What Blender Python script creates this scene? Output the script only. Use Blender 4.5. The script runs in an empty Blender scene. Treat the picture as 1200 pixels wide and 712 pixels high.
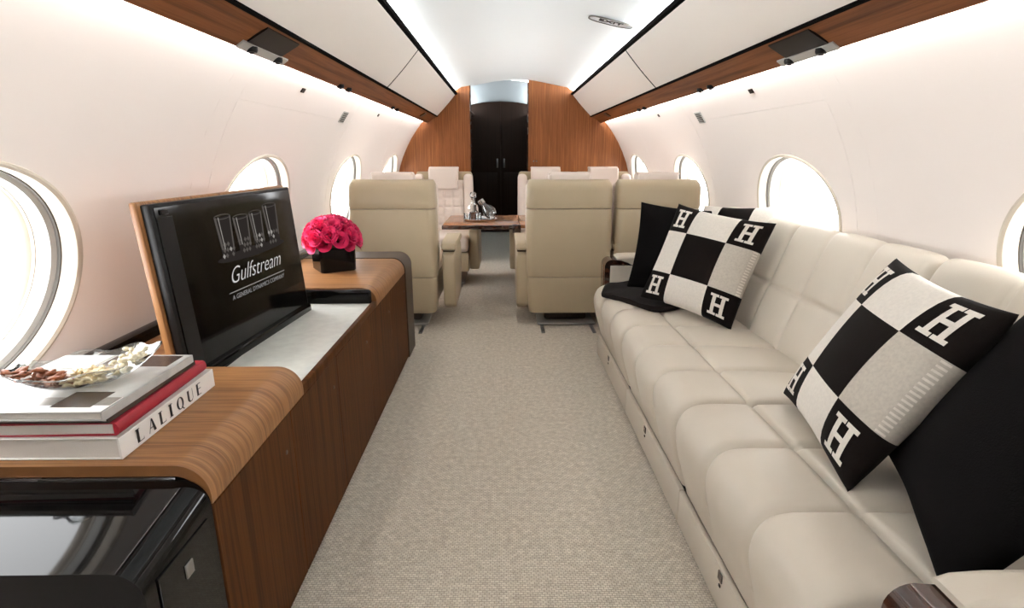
import bpy, bmesh, math, random
from mathutils import Vector, Matrix
random.seed(7)
S = bpy.context.scene
COL = S.collection
PI = math.pi

# ------------------------------------------------------------------ camera, world, exposure
F = 650.0                                    # focal length in pixels of a 1200 px wide picture
cam = bpy.data.cameras.new('camera')
cam.sensor_width = 36.0
cam.lens = F / 1200.0 * 36.0
cam.clip_start = 0.02
camo = bpy.data.objects.new('camera', cam)
COL.objects.link(camo)
camo.location = (-0.11, 0.0, 1.15)
camo.rotation_euler = (PI / 2 - math.radians(15.15), 0.0, math.radians(-0.85))
S.camera = camo

W = bpy.data.worlds.new('daylight')
S.world = W
W.use_nodes = True
W.node_tree.nodes['Background'].inputs[0].default_value = (0.97, 0.985, 1.0, 1)
W.node_tree.nodes['Background'].inputs[1].default_value = 7.0

S.view_settings.view_transform = 'Standard'
S.view_settings.look = 'None'
S.view_settings.gamma = 1.0
S.view_settings.use_curve_mapping = False
S.view_settings.exposure = 0.86
WALL_STRIP = 29.0                             # emission of the LED strips above the side walls
CEIL_STRIP = 58.0                             # emission of the LED strips above the bins


# ------------------------------------------------------------------ materials
def srgb(r, g, b):
    f = lambda c: (c / 255 / 12.92) if c / 255 <= 0.04045 else ((c / 255 + 0.055) / 1.055) ** 2.4
    return (f(r), f(g), f(b), 1)


def mat(name, col, rough=0.5, metal=0.0, coat=0.0, bump=0.0, bscale=200.0, vary=0.0, vscale=6.0, spec=0.5, sheen=0.0):
    m = bpy.data.materials.new(name)
    m.use_nodes = True
    nt = m.node_tree
    p = nt.nodes['Principled BSDF']
    p.inputs['Base Color'].default_value = col
    p.inputs['Roughness'].default_value = rough
    p.inputs['Metallic'].default_value = metal
    p.inputs['Coat Weight'].default_value = coat
    p.inputs['Coat Roughness'].default_value = 0.04
    p.inputs['Specular IOR Level'].default_value = spec
    p.inputs['Sheen Weight'].default_value = sheen
    tc = nt.nodes.new('ShaderNodeTexCoord')
    if bump:
        n = nt.nodes.new('ShaderNodeTexNoise')
        n.inputs['Scale'].default_value = bscale
        n.inputs['Detail'].default_value = 3
        nt.links.new(tc.outputs['Object'], n.inputs['Vector'])
        b = nt.nodes.new('ShaderNodeBump')
        b.inputs['Strength'].default_value = bump
        b.inputs['Distance'].default_value = 0.002
        nt.links.new(n.outputs['Fac'], b.inputs['Height'])
        nt.links.new(b.outputs['Normal'], p.inputs['Normal'])
    if vary:
        n = nt.nodes.new('ShaderNodeTexNoise')
        n.inputs['Scale'].default_value = vscale
        n.inputs['Detail'].default_value = 4
        nt.links.new(tc.outputs['Object'], n.inputs['Vector'])
        r = nt.nodes.new('ShaderNodeValToRGB')
        r.color_ramp.elements[0].position = 0.3
        r.color_ramp.elements[1].position = 0.7
        r.color_ramp.elements[0].color = tuple(c * (1 - vary) for c in col[:3]) + (1,)
        r.color_ramp.elements[1].color = tuple(min(1, c * (1 + vary)) for c in col[:3]) + (1,)
        nt.links.new(n.outputs['Fac'], r.inputs['Fac'])
        nt.links.new(r.outputs['Color'], p.inputs['Base Color'])
    return m


def wood(name, stops, scale, rough=0.35, coat=0.3, seed=0.0, spec=0.5):
    """straight-grained veneer: noise stretched along the grain (small scale = grain direction)"""
    m = bpy.data.materials.new(name)
    m.use_nodes = True
    nt = m.node_tree
    p = nt.nodes['Principled BSDF']
    p.inputs['Roughness'].default_value = rough
    p.inputs['Coat Weight'].default_value = coat
    p.inputs['Coat Roughness'].default_value = 0.12
    p.inputs['Specular IOR Level'].default_value = spec
    tc = nt.nodes.new('ShaderNodeTexCoord')
    mp = nt.nodes.new('ShaderNodeMapping')
    mp.inputs['Scale'].default_value = scale
    mp.inputs['Location'].default_value = (seed, seed * 2, seed * 3)
    nt.links.new(tc.outputs['Object'], mp.inputs['Vector'])
    n1 = nt.nodes.new('ShaderNodeTexNoise')
    n1.inputs['Scale'].default_value = 1.0
    n1.inputs['Detail'].default_value = 5
    n1.inputs['Roughness'].default_value = 0.65
    n1.inputs['Distortion'].default_value = 0.25
    nt.links.new(mp.outputs['Vector'], n1.inputs['Vector'])
    r = nt.nodes.new('ShaderNodeValToRGB')
    e = r.color_ramp.elements
    e[0].position, e[0].color = stops[0]
    e[1].position, e[1].color = stops[-1]
    for pos, c in stops[1:-1]:
        k = e.new(pos)
        k.color = c
    nt.links.new(n1.outputs['Fac'], r.inputs['Fac'])
    nt.links.new(r.outputs['Color'], p.inputs['Base Color'])
    b = nt.nodes.new('ShaderNodeBump')
    b.inputs['Strength'].default_value = 0.08
    b.inputs['Distance'].default_value = 0.001
    nt.links.new(n1.outputs['Fac'], b.inputs['Height'])
    nt.links.new(b.outputs['Normal'], p.inputs['Normal'])
    return m


def emit(name, col, strength):
    m = bpy.data.materials.new(name)
    m.use_nodes = True
    nt = m.node_tree
    nt.nodes.remove(nt.nodes['Principled BSDF'])
    e = nt.nodes.new('ShaderNodeEmission')
    e.inputs[0].default_value = col
    e.inputs[1].default_value = strength
    nt.links.new(e.outputs[0], nt.nodes['Material Output'].inputs[0])
    return m


def carpet_mat():
    m = bpy.data.materials.new('woven_carpet')
    m.use_nodes = True
    nt = m.node_tree
    p = nt.nodes['Principled BSDF']
    p.inputs['Roughness'].default_value = 0.95
    p.inputs['Specular IOR Level'].default_value = 0.1
    p.inputs['Sheen Weight'].default_value = 0.15
    tc = nt.nodes.new('ShaderNodeTexCoord')
    mp = nt.nodes.new('ShaderNodeMapping')
    mp.inputs['Scale'].default_value = (1, 1, 1)
    nt.links.new(tc.outputs['Object'], mp.inputs['Vector'])
    dn = nt.nodes.new('ShaderNodeTexNoise')
    dn.inputs['Scale'].default_value = 60
    nt.links.new(mp.outputs['Vector'], dn.inputs['Vector'])
    add = nt.nodes.new('ShaderNodeMixRGB')
    add.blend_type = 'ADD'
    add.inputs[0].default_value = 0.006
    nt.links.new(mp.outputs['Vector'], add.inputs[1])
    nt.links.new(dn.outputs['Color'], add.inputs[2])
    br = nt.nodes.new('ShaderNodeTexBrick')
    br.offset = 0.5
    br.inputs['Scale'].default_value = 1.0
    br.inputs['Brick Width'].default_value = 0.013
    br.inputs['Row Height'].default_value = 0.0075
    br.inputs['Mortar Size'].default_value = 0.0013
    br.inputs['Mortar Smooth'].default_value = 0.8
    br.inputs['Bias'].default_value = 0.0
    br.inputs['Color1'].default_value = srgb(232, 224, 210)
    br.inputs['Color2'].default_value = srgb(214, 204, 188)
    br.inputs['Mortar'].default_value = srgb(168, 157, 140)
    nt.links.new(add.outputs[0], br.inputs['Vector'])
    n2 = nt.nodes.new('ShaderNodeTexNoise')
    n2.inputs['Scale'].default_value = 45
    n2.inputs['Detail'].default_value = 4
    nt.links.new(tc.outputs['Object'], n2.inputs['Vector'])
    r2 = nt.nodes.new('ShaderNodeValToRGB')
    r2.color_ramp.elements[0].position = 0.3
    r2.color_ramp.elements[0].color = (0.88, 0.87, 0.86, 1)
    r2.color_ramp.elements[1].position = 0.72
    r2.color_ramp.elements[1].color = (1.13, 1.13, 1.13, 1)
    nt.links.new(n2.outputs['Fac'], r2.inputs['Fac'])
    mx = nt.nodes.new('ShaderNodeMixRGB')
    mx.blend_type = 'MULTIPLY'
    mx.inputs[0].default_value = 1.0
    nt.links.new(br.outputs['Color'], mx.inputs[1])
    nt.links.new(r2.outputs['Color'], mx.inputs[2])
    nt.links.new(mx.outputs[0], p.inputs['Base Color'])
    b = nt.nodes.new('ShaderNodeBump')
    b.inputs['Strength'].default_value = 0.6
    b.inputs['Distance'].default_value = 0.004
    b.invert = True
    nt.links.new(br.outputs['Fac'], b.inputs['Height'])
    nt.links.new(b.outputs['Normal'], p.inputs['Normal'])
    return m


def glass_mat(name, tint=(1, 1, 1, 1), gloss=0.12, fresnel=True):
    m = bpy.data.materials.new(name)
    m.use_nodes = True
    nt = m.node_tree
    nt.nodes.remove(nt.nodes['Principled BSDF'])
    t = nt.nodes.new('ShaderNodeBsdfTransparent')
    t.inputs[0].default_value = tint
    g = nt.nodes.new('ShaderNodeBsdfGlossy')
    g.inputs['Roughness'].default_value = 0.03
    fr = nt.nodes.new('ShaderNodeFresnel')
    fr.inputs[0].default_value = 1.45
    mth = nt.nodes.new('ShaderNodeMath')
    mth.operation = 'ADD'
    mth.inputs[1].default_value = gloss
    mth.inputs[0].default_value = 0.0
    if fresnel:
        nt.links.new(fr.outputs[0], mth.inputs[0])
    mx = nt.nodes.new('ShaderNodeMixShader')
    nt.links.new(mth.outputs[0], mx.inputs[0])
    nt.links.new(t.outputs[0], mx.inputs[1])
    nt.links.new(g.outputs[0], mx.inputs[2])
    nt.links.new(mx.outputs[0], nt.nodes['Material Output'].inputs[0])
    return m


M = {}
M['wall'] = mat('warm_white_panel', srgb(232, 223, 217), 0.55, bump=0.03, bscale=500)
M['strip'] = mat('warm_white_strip', srgb(232, 223, 217), 0.5)
M['ceil'] = mat('ceiling_white', srgb(228, 231, 231), 0.6)
M['bin'] = mat('bin_ivory', srgb(244, 237, 229), 0.45)
M['rim'] = mat('window_rim_cream', srgb(188, 178, 163), 0.4)
M['rim2'] = mat('window_rim_grey', srgb(168, 167, 162), 0.4)
M['groove'] = mat('window_groove_grey', srgb(78, 73, 67), 0.6)
M['pane'] = glass_mat('window_pane_acrylic', (1, 1, 1, 1), 0.03, False)
M['black'] = mat('black_trim', srgb(17, 14, 13), 0.4, spec=0.2)
M['matte'] = mat('matte_black_trim', srgb(14, 12, 11), 0.9, spec=0.02)
M['lacquer'] = mat('black_piano_lacquer', srgb(10, 9, 9), 0.05, spec=0.22)
M['darkpl'] = mat('dark_plastic', srgb(27, 21, 18), 0.4, spec=0.12)
M['screen'] = mat('glossy_screen', srgb(9, 7, 6), 0.08, spec=0.2)
M['carpet'] = carpet_mat()
M['leather'] = mat('cream_leather', srgb(204, 194, 179), 0.42, bump=0.08, bscale=380, vary=0.025, vscale=5)
M['chair'] = mat('beige_chair_leather', srgb(182, 166, 138), 0.42, bump=0.06, bscale=380, vary=0.02, vscale=5)
M['chair_l'] = mat('pale_headrest_leather', srgb(226, 212, 202), 0.5, bump=0.05, bscale=380)
M['seam'] = mat('seam_shadow_thread', srgb(120, 108, 92), 0.8)
M['piping'] = mat('brown_piping', srgb(86, 68, 52), 0.6)
M['darkwood'] = mat('dark_burl_gloss', srgb(58, 34, 24), 0.15, coat=0.7, vary=0.35, vscale=25)
M['burl'] = mat('brown_burl_inlay', srgb(104, 62, 38), 0.15, coat=0.7, vary=0.35, vscale=40)
W_T = [(0.25, srgb(88, 53, 26)), (0.42, srgb(134, 90, 52)), (0.52, srgb(157, 111, 68)), (0.62, srgb(120, 79, 44)), (0.75, srgb(167, 122, 78))]
W_V = [(0.25, srgb(70, 36, 16)), (0.45, srgb(110, 66, 38)), (0.55, srgb(128, 80, 48)), (0.75, srgb(88, 50, 26))]
W_B = [(0.3, srgb(100, 54, 24)), (0.42, srgb(138, 83, 44)), (0.5, srgb(110, 61, 29)), (0.58, srgb(146, 90, 48)), (0.7, srgb(104, 57, 27))]
W_F = [(0.25, srgb(44, 22, 8)), (0.42, srgb(72, 41, 18)), (0.52, srgb(88, 52, 25)), (0.62, srgb(62, 34, 14)), (0.75, srgb(94, 58, 28))]  # darker copy of the top's walnut: the front's shade is in the colour
M['w_top'] = wood('walnut_top_crossgrain', W_T, (1.3, 62, 1.3), 0.42, 0.05, 0.0, 0.35)
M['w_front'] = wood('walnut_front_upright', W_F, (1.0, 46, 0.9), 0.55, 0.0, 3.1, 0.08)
M['w_val'] = wood('walnut_valance_lengthwise', W_V, (38, 0.9, 38), 0.5, 0.0, 0.0, 0.08)
M['w_bulk'] = wood('walnut_bulkhead_upright', W_B, (55, 4, 0.7), 0.45, 0.0, 0.0, 0.25)
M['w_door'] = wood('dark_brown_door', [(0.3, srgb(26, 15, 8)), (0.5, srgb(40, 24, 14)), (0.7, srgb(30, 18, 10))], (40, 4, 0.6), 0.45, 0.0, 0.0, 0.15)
M['w_table'] = wood('walnut_table', [(0.3, srgb(104, 62, 34)), (0.45, srgb(146, 96, 58)), (0.55, srgb(164, 110, 68)), (0.7, srgb(122, 76, 43))], (2, 40, 40), 0.25, 0.2)
M['endcap'] = mat('dark_bronze_leather', srgb(64, 50, 40), 0.45, bump=0.05)
M['stone'] = mat('pale_grey_stone', srgb(212, 213, 206), 0.45, vary=0.07, vscale=28)
M['steel'] = mat('polished_steel', srgb(205, 205, 205), 0.12, metal=1.0)
M['satin'] = mat('satin_steel', srgb(150, 150, 148), 0.35, metal=1.0)
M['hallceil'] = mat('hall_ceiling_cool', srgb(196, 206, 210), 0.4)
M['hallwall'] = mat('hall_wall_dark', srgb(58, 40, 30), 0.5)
M['wool_b'] = mat('black_wool', srgb(25, 20, 18), 0.95, bump=0.5, bscale=260, spec=0.08, sheen=0.03)
M['wool_w'] = mat('ecru_wool', srgb(224, 217, 207), 0.95, bump=0.5, bscale=260, spec=0.15, sheen=0.1, vary=0.05, vscale=120)
M['wool_g'] = mat('greige_wool', srgb(192, 184, 172), 0.95, bump=0.5, bscale=260, spec=0.15, sheen=0.1, vary=0.08, vscale=120)
M['blk_f'] = mat('black_fabric', srgb(15, 13, 13), 0.95, bump=0.3, bscale=300, spec=0.08)
M['throw'] = mat('dark_brown_throw', srgb(26, 21, 19), 0.95, bump=0.5, bscale=220, spec=0.08, sheen=0.03)
M['pink'] = mat('hot_pink_petal', srgb(230, 56, 112), 0.5, vary=0.22, vscale=30)
M['pink2'] = mat('deep_pink_petal', srgb(196, 24, 78), 0.5, vary=0.22, vscale=30)
M['leaf'] = mat('stem_green', srgb(52, 84, 40), 0.5)
M['paper'] = mat('page_edges', srgb(214, 208, 200), 0.8, bump=0.3, bscale=600)
M['white'] = mat('white_book_cover', srgb(236, 232, 226), 0.35)
M['red'] = mat('crimson_cloth', srgb(160, 26, 44), 0.5)
M['greycov'] = mat('grey_photo_cover', srgb(186, 184, 180), 0.25, vary=0.18, vscale=14)
M['darkcov'] = mat('dark_photo_print', srgb(66, 54, 48), 0.25)
M['midcov'] = mat('mid_photo_print', srgb(128, 122, 116), 0.25, vary=0.3, vscale=30)
M['ink'] = mat('black_ink', srgb(26, 23, 22), 0.5)
M['greyink'] = mat('grey_ink', srgb(120, 118, 114), 0.5)
M['almond'] = mat('almond_skin', srgb(140, 78, 44), 0.55, vary=0.3, vscale=60)
M['cashew'] = mat('pale_nut', srgb(224, 204, 164), 0.5, vary=0.12, vscale=60)
M['pist'] = mat('pistachio_shell', srgb(222, 212, 186), 0.5, vary=0.12, vscale=60)
M['crystal'] = glass_mat('clear_glass', (0.93, 0.95, 0.95, 1), 0.1)
M['led_wall'] = emit('led_wall_wash', (0.97, 0.975, 0.97, 1), WALL_STRIP)
M['led_ceil'] = emit('led_ceiling_wash', (0.90, 0.96, 1.0, 1), CEIL_STRIP)
M['hall_fill_strip'] = emit('hall_fill_strip', (0.92, 0.97, 1.0, 1), 32.0)  # glow of the added strips that brighten the hall ceiling
M['logo'] = emit('screen_logo_white', (0.75, 0.74, 0.72, 1), 0.45)
M['logo2'] = emit('screen_logo_grey', (0.6, 0.58, 0.56, 1), 0.22)
M['scr_g1'] = emit('screen_shape_grey', (0.34, 0.30, 0.27, 1), 0.16)
M['scr_g2'] = emit('screen_shape_pale', (0.6, 0.56, 0.52, 1), 0.30)
M['scr_g3'] = emit('screen_shape_dark', (0.12, 0.10, 0.09, 1), 0.12)
M['liquor'] = mat('amber_liquor', srgb(96, 52, 24), 0.15)


# ------------------------------------------------------------------ helpers
def wloc(p):
    v = Vector((0, 0, 0))
    while p is not None:
        v += p.location
        p = p.parent
    return v


def link(name, me, m, parent=None, local=False, smooth=True):
    if m is not None:
        for k in (m if isinstance(m, (list, tuple)) else [m]):
            me.materials.append(M[k])
    if parent is not None and not local:
        me.transform(Matrix.Translation(-wloc(parent)))
    if smooth:
        for p in me.polygons:
            p.use_smooth = True
    o = bpy.data.objects.new(name, me)
    COL.objects.link(o)
    o.parent = parent
    return o


def sharp(me, ang=40):
    """smooth shading with hard edges above the angle"""
    bm = bmesh.new()
    bm.from_mesh(me)
    a = math.radians(ang)
    for e in bm.edges:
        if len(e.link_faces) == 2:
            try:
                e.smooth = e.calc_face_angle() < a
            except ValueError:
                e.smooth = True
    bm.to_mesh(me)
    bm.free()


def pyd(name, v, f, m, parent=None, local=False, smooth=True, mi=None, ang=40, fix=True):
    me = bpy.data.meshes.new(name)
    me.from_pydata([tuple(p) for p in v], [], f)
    me.update()
    if mi is not None:
        for p, k in zip(me.polygons, mi):
            p.material_index = k
    if fix:
        bm = bmesh.new()
        bm.from_mesh(me)
        bmesh.ops.recalc_face_normals(bm, faces=bm.faces)
        bm.to_mesh(me)
        bm.free()
    o = link(name, me, m, parent, local, smooth)
    if smooth:
        sharp(me, ang)
    return o


def bm_obj(name, bm, m, parent=None, local=False, smooth=True, ang=40):
    me = bpy.data.meshes.new(name)
    bmesh.ops.recalc_face_normals(bm, faces=bm.faces)
    bm.to_mesh(me)
    bm.free()
    o = link(name, me, m, parent, local, smooth)
    if smooth:
        sharp(me, ang)
    return o


def add_box(bm, x0, x1, y0, y1, z0, z1, r=0.0, seg=2, mx=None):
    g = bmesh.ops.create_cube(bm, size=1.0)
    vs = g['verts']
    for v in vs:
        v.co = Vector(((x0 + x1) / 2 + v.co.x * (x1 - x0), (y0 + y1) / 2 + v.co.y * (y1 - y0), (z0 + z1) / 2 + v.co.z * (z1 - z0)))
    if r > 0:
        es = list({e for v in vs for e in v.link_edges})
        res = bmesh.ops.bevel(bm, geom=es, offset=r, segments=seg, profile=0.5, affect='EDGES')
        vs = list({v for f in res['faces'] for v in f.verts} | {v for v in vs if v.is_valid})
    if mx is not None:
        vs = [v for v in vs if v.is_valid]
        bmesh.ops.transform(bm, matrix=mx, verts=vs)
    return vs


def box(name, x0, x1, y0, y1, z0, z1, m, parent=None, r=0.0, seg=2, local=False, mx=None):
    bm = bmesh.new()
    add_box(bm, x0, x1, y0, y1, z0, z1, r, seg)
    if mx is not None:
        bmesh.ops.transform(bm, matrix=mx, verts=bm.verts)
    return bm_obj(name, bm, m, parent, local)


def prism_y(name, prof, y0, y1, m, parent=None, local=False, bev=0.0, ang=30):
    """closed XZ outline pushed along Y"""
    n = len(prof)
    v = [(x, y0, z) for x, z in prof] + [(x, y1, z) for x, z in prof]
    f = [tuple(range(n)), tuple(range(2 * n - 1, n - 1, -1))]
    f += [(i, (i + 1) % n, n + (i + 1) % n, n + i) for i in range(n)]
    return pyd(name, v, f, m, parent, local, True, None, ang)


def arc(cx, cz, r, a0, a1, n):
    return [(cx + r * math.cos(math.radians(a0 + (a1 - a0) * i / n)), cz + r * math.sin(math.radians(a0 + (a1 - a0) * i / n))) for i in range(n + 1)]


def lathe(name, prof, m, parent=None, loc=(0, 0, 0), n=20, local=False, mx=None, sx=1.0, sy=1.0):
    v, f = [], []
    for r, z in prof:
        for i in range(n):
            a = 2 * PI * i / n
            v.append((r * sx * math.cos(a), r * sy * math.sin(a), z))
    for j in range(len(prof) - 1):
        for i in range(n):
            f.append((j * n + i, j * n + (i + 1) % n, (j + 1) * n + (i + 1) % n, (j + 1) * n + i))
    T = Matrix.Translation(Vector(loc))
    if mx is not None:
        T = T @ mx
    v = [T @ Vector(p) for p in v]
    return pyd(name, v, f, m, parent, local)


def grid(name, fn, us, vs, m, parent=None, local=False, closed_u=False, mi=None, ang=60, fix=True):
    v = [fn(a, b) for a in us for b in vs]
    nv = len(vs)
    nu = len(us)
    f = [(i * nv + j, ((i + 1) % nu) * nv + j, ((i + 1) % nu) * nv + j + 1, i * nv + j + 1)
         for i in range(nu if closed_u else nu - 1) for j in range(nv - 1)]
    return pyd(name, v, f, m, parent, local, True, mi, ang, fix)


def thing(name, label, cat, loc=(0, 0, 0), rotz=0.0, group=None):
    o = bpy.data.objects.new(name, None)
    COL.objects.link(o)
    o.location = loc
    o.rotation_euler = (0, 0, rotz)
    return tag(o, label, cat, group)


def tag(o, label, cat, group=None, kind=None):
    o['label'] = label
    o['category'] = cat
    if group:
        o['group'] = group
    if kind:
        o['kind'] = kind
    return o


def struct(o, label=None, cat=None):
    o['kind'] = 'structure'
    if label:
        o['label'] = label
        o['category'] = cat
    return o


def lin(a, b, n):
    return [a + (b - a) * i / n for i in range(n + 1)]


def text_mesh(txt, size, shear=0.0, extr=0.0003, bold=0.0):
    cu = bpy.data.curves.new('lettering', 'FONT')
    cu.body = txt
    cu.size = size
    cu.shear = shear
    cu.extrude = extr
    cu.offset = bold
    cu.align_x = 'CENTER'
    cu.align_y = 'CENTER'
    cu.resolution_u = 4
    ob = bpy.data.objects.new('lettering_tmp', cu)
    COL.objects.link(ob)
    me = bpy.data.meshes.new_from_object(ob)
    bpy.data.objects.remove(ob)
    bpy.data.curves.remove(cu)
    return me


# ------------------------------------------------------------------ the cabin shell
R, ZC = 1.25, 0.64                           # fuselage lining: a circle round the cabin axis
Y0, Y1 = -1.90, 6.0
WIN = [-0.37, 1.09, 2.55, 4.01, 5.47]  # window centres along the cabin
SA, SB = 0.36, 0.262                          # half length, half height of a window surround


def s_of(z):
    return R * math.asin((z - ZC) / R)


S_WIN = s_of(0.89)
S_FLOOR = s_of(0.0)
S_TOP = s_of(1.463)
S_MID = s_of(1.335)


def cyl(side, y, s, off=0.0):
    a = s / R
    return (side * (R + off) * math.cos(a), y, ZC + (R + off) * math.sin(a))


def holed(side, c, ya, yb, sa, sb, off, scale, th=0.0):
    """curved sheet ya..yb x sa..sb with an oval hole at (c, S_WIN)"""
    per = []
    ny, ns = 22, 16
    per += [(ya + (yb - ya) * i / ny, sa) for i in range(ny)]
    per += [(yb, sa + (sb - sa) * i / ns) for i in range(ns)]
    per += [(yb - (yb - ya) * i / ny, sb) for i in range(ny)]
    per += [(ya, sb - (sb - sa) * i / ns) for i in range(ns)]
    K = 7
    v, f = [], []
    n = len(per)
    for k in range(K + 1):
        t = k / K
        for y, s in per:
            a = math.atan2((s - S_WIN) / SB, (y - c) / SA)
            ey, es = c + SA * scale * math.cos(a), S_WIN + SB * scale * math.sin(a)
            v.append(cyl(side, ey + (y - ey) * t, es + (s - es) * t, off))
    for k in range(K):
        for i in range(n):
            f.append((k * n + i, k * n + (i + 1) % n, (k + 1) * n + (i + 1) % n, (k + 1) * n + i))
    if th:
        b = len(v)
        for y, s in per:
            v.append(cyl(side, y, s, off + th))
        for i in range(n):
            f.append((K * n + i, K * n + (i + 1) % n, b + (i + 1) % n, b + i))
    return v, f


def sheet(side, ya, yb, sa, sb, off, th, ny=2, ns=10):
    v, f = [], []
    for i in range(ny + 1):
        for j in range(ns + 1):
            v.append(cyl(side, ya + (yb - ya) * i / ny, sa + (sb - sa) * j / ns, off))
    q = lambda i, j: i * (ns + 1) + j
    for i in range(ny):
        for j in range(ns):
            f.append((q(i, j), q(i + 1, j), q(i + 1, j + 1), q(i, j + 1)))
    rim = [(i, 0) for i in range(ny)] + [(ny, j) for j in range(ns)] + [(i, ns) for i in range(ny, 0, -1)] + [(0, j) for j in range(ns, 0, -1)]
    b = len(v)
    for i, j in rim:
        v.append(cyl(side, ya + (yb - ya) * i / ny, sa + (sb - sa) * j / ns, off + th))
    n = len(rim)
    for k in range(n):
        i, j = rim[k]
        i2, j2 = rim[(k + 1) % n]
        f.append((q(i, j), q(i2, j2), b + (k + 1) % n, b + k))
    return v, f


floor = struct(box('floor', -1.3, 1.3, Y0 - 0.05, 9.2, -0.05, 0.0, 'carpet'))

for side, nm in ((-1, 'left'), (1, 'right')):
    # lining behind the panels: one skin with the window openings
    V, FF = [], []
    for i, c in enumerate(WIN):
        ya = Y0 - 0.05 if i == 0 else c - 0.73
        yb = Y1 + 0.06 if i == len(WIN) - 1 else c + 0.73
        v, f = holed(side, c, ya, yb, S_FLOOR - 0.03, S_TOP, 0.010, 1.0)
        b = len(V)
        V += v
        FF += [tuple(b + q for q in t) for t in f]
    # upright cove behind the valance
    xt = cyl(side, 0, S_TOP, 0.010)
    b = len(V)
    V += [(xt[0], Y0 - 0.05, xt[2]), (xt[0], Y1 + 0.06, xt[2]), (xt[0], Y1 + 0.06, 1.60), (xt[0], Y0 - 0.05, 1.60)]
    FF.append((b, b + 1, b + 2, b + 3))
    wall = struct(pyd('wall_' + nm, V, FF, 'wall', fix=False))
    # visible panels with fine joints between them
    for i, c in enumerate(WIN):
        pa, pb = c - 0.47 + 0.0006, min(c + 0.87 - 0.0006, Y1 - 0.001)
        split = abs(c - 2.55) < 0.1              # only this bay has a separate upper panel
        v, f = holed(side, c, pa, pb, S_FLOOR, S_MID - 0.0004 if split else S_TOP, 0.0, 1.0, 0.009)
        pyd('wall_panel', v, f, 'wall', wall)
        if split:
            v, f = sheet(side, pa, pb, S_MID + 0.0004, S_TOP, 0.0, 0.009)
            pyd('upper_panel', v, f, 'wall', wall)
        if c + 0.99 < Y1:
            v, f = sheet(side, c + 0.8706, c + 0.9894, S_FLOOR, S_TOP, 0.0, 0.009, 1, 24)
            pyd('joint_strip', v, f, 'strip', wall)
    # small fittings high on the side wall
    for (y, z, a, b_, m) in ((2.58, 1.416, 0.018, 0.010, 'darkpl'), (4.10, 1.410, 0.014, 0.010, 'darkpl')):
        v, f = sheet(side, y - a, y + a, s_of(z) - b_, s_of(z) + b_, -0.004, 0.005, 1, 2)
        pyd('call_light', v, f, m, wall)
    v, f = sheet(side, 3.36 - 0.050, 3.36 + 0.050, s_of(1.352) - 0.035, s_of(1.352) + 0.035, -0.003, 0.004, 1, 2)
    gr = pyd('speaker_grille', v, f, 'rim2', wall)
    for k in range(5):
        s0 = s_of(1.352) - 0.024 + k * 0.012
        v, f = sheet(side, 3.36 - 0.040, 3.36 + 0.040, s0 - 0.0028, s0 + 0.0028, -0.0045, 0.002, 1, 1)
        pyd('slot', v, f, 'groove', gr)
    # windows
    for i, c in enumerate(WIN):
        N = 72

        def ring(prof):
            vv, ff = [], []
            for sc, off in prof:
                for k in range(N):
                    a = 2 * PI * k / N
                    vv.append(cyl(side, c + SA * sc * math.cos(a), S_WIN + SB * sc * math.sin(a), off))
            for j in range(len(prof) - 1):
                for k in range(N):
                    ff.append((j * N + k, j * N + (k + 1) % N, (j + 1) * N + (k + 1) % N, (j + 1) * N + k))
            return vv, ff
        num = (1 if side < 0 else 6) + i
        v, f = ring([(1.035, 0.001), (1.03, -0.006), (1.01, -0.008), (0.985, -0.004), (0.965, 0.012), (0.955, 0.028)])
        wo = struct(pyd('window_%d' % num, v, f, 'rim', fix=False))
        v, f = ring([(0.955, 0.028), (0.945, 0.029), (0.94, 0.036)])
        pyd('shade_groove', v, f, 'groove', wo, fix=False)
        v, f = ring([(0.94, 0.036), (0.90, 0.040), (0.88, 0.062), (0.875, 0.070)])
        pyd('reveal', v, f, 'rim2', wo, fix=False)
        v, f = ring([(0.875, 0.070), (0.868, 0.071), (0.865, 0.078), (0.84, 0.084), (0.82, 0.10)])
        pyd('inner_rim', v, f, 'rim', wo, fix=False)
        v, f = ring([(0.83, 0.092), (0.55, 0.092), (0.25, 0.092)])
        cpt = len(v)
        v.append(cyl(side, c, S_WIN, 0.092))
        f += [(2 * N + k, 2 * N + (k + 1) % N, cpt) for k in range(N)]
        pyd('pane', v, f, 'pane', wo, fix=False)

# ceiling vault between the bins, then round the cove to the side walls
cp = [(0.0, 1.876), (0.10, 1.873), (0.20, 1.862), (0.30, 1.844), (0.40, 1.824), (0.50, 1.805), (0.58, 1.794), (0.66, 1.792), (0.73, 1.798), (0.76, 1.81)]
cp = [(-x, z) for x, z in reversed(cp[1:])] + cp
cv = [(x, y, z) for y in (Y0 - 0.05, Y1 + 0.06) for x, z in cp]
n = len(cp)
ceiling = struct(pyd('ceiling', cv, [(i, i + 1, n + i + 1, n + i) for i in range(n - 1)], 'ceil', fix=False, ang=25))
for side, nm in ((-1, 'left'), (1, 'right')):
    q = [(0.76, 1.815), (0.775, 1.79), (0.78, 1.72), (0.98, 1.66), (1.02, 1.58)]
    struct(pyd('wall_cove_' + nm, [(side * x, y, z) for y in (Y0 - 0.05, Y1 + 0.06) for x, z in q], [(i, i + 1, 6 + i, 5 + i) for i in range(4)], 'ceil', fix=False, ang=25))


# aft bulkhead with the doorway, hall and dark doors beyond
def bulk(name, xa, xb):
    pts = []
    for i in range(25):
        x = xa + (xb - xa) * i / 24
        pts.append((x, min(1.90, ZC + math.sqrt(max(0, 1.249 ** 2 - x * x)) + (0.0 if abs(x) > 0.75 else 0.03))))
    prof = [(xa, 0.0)] + pts + [(xb, 0.0)]
    return prof


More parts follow.
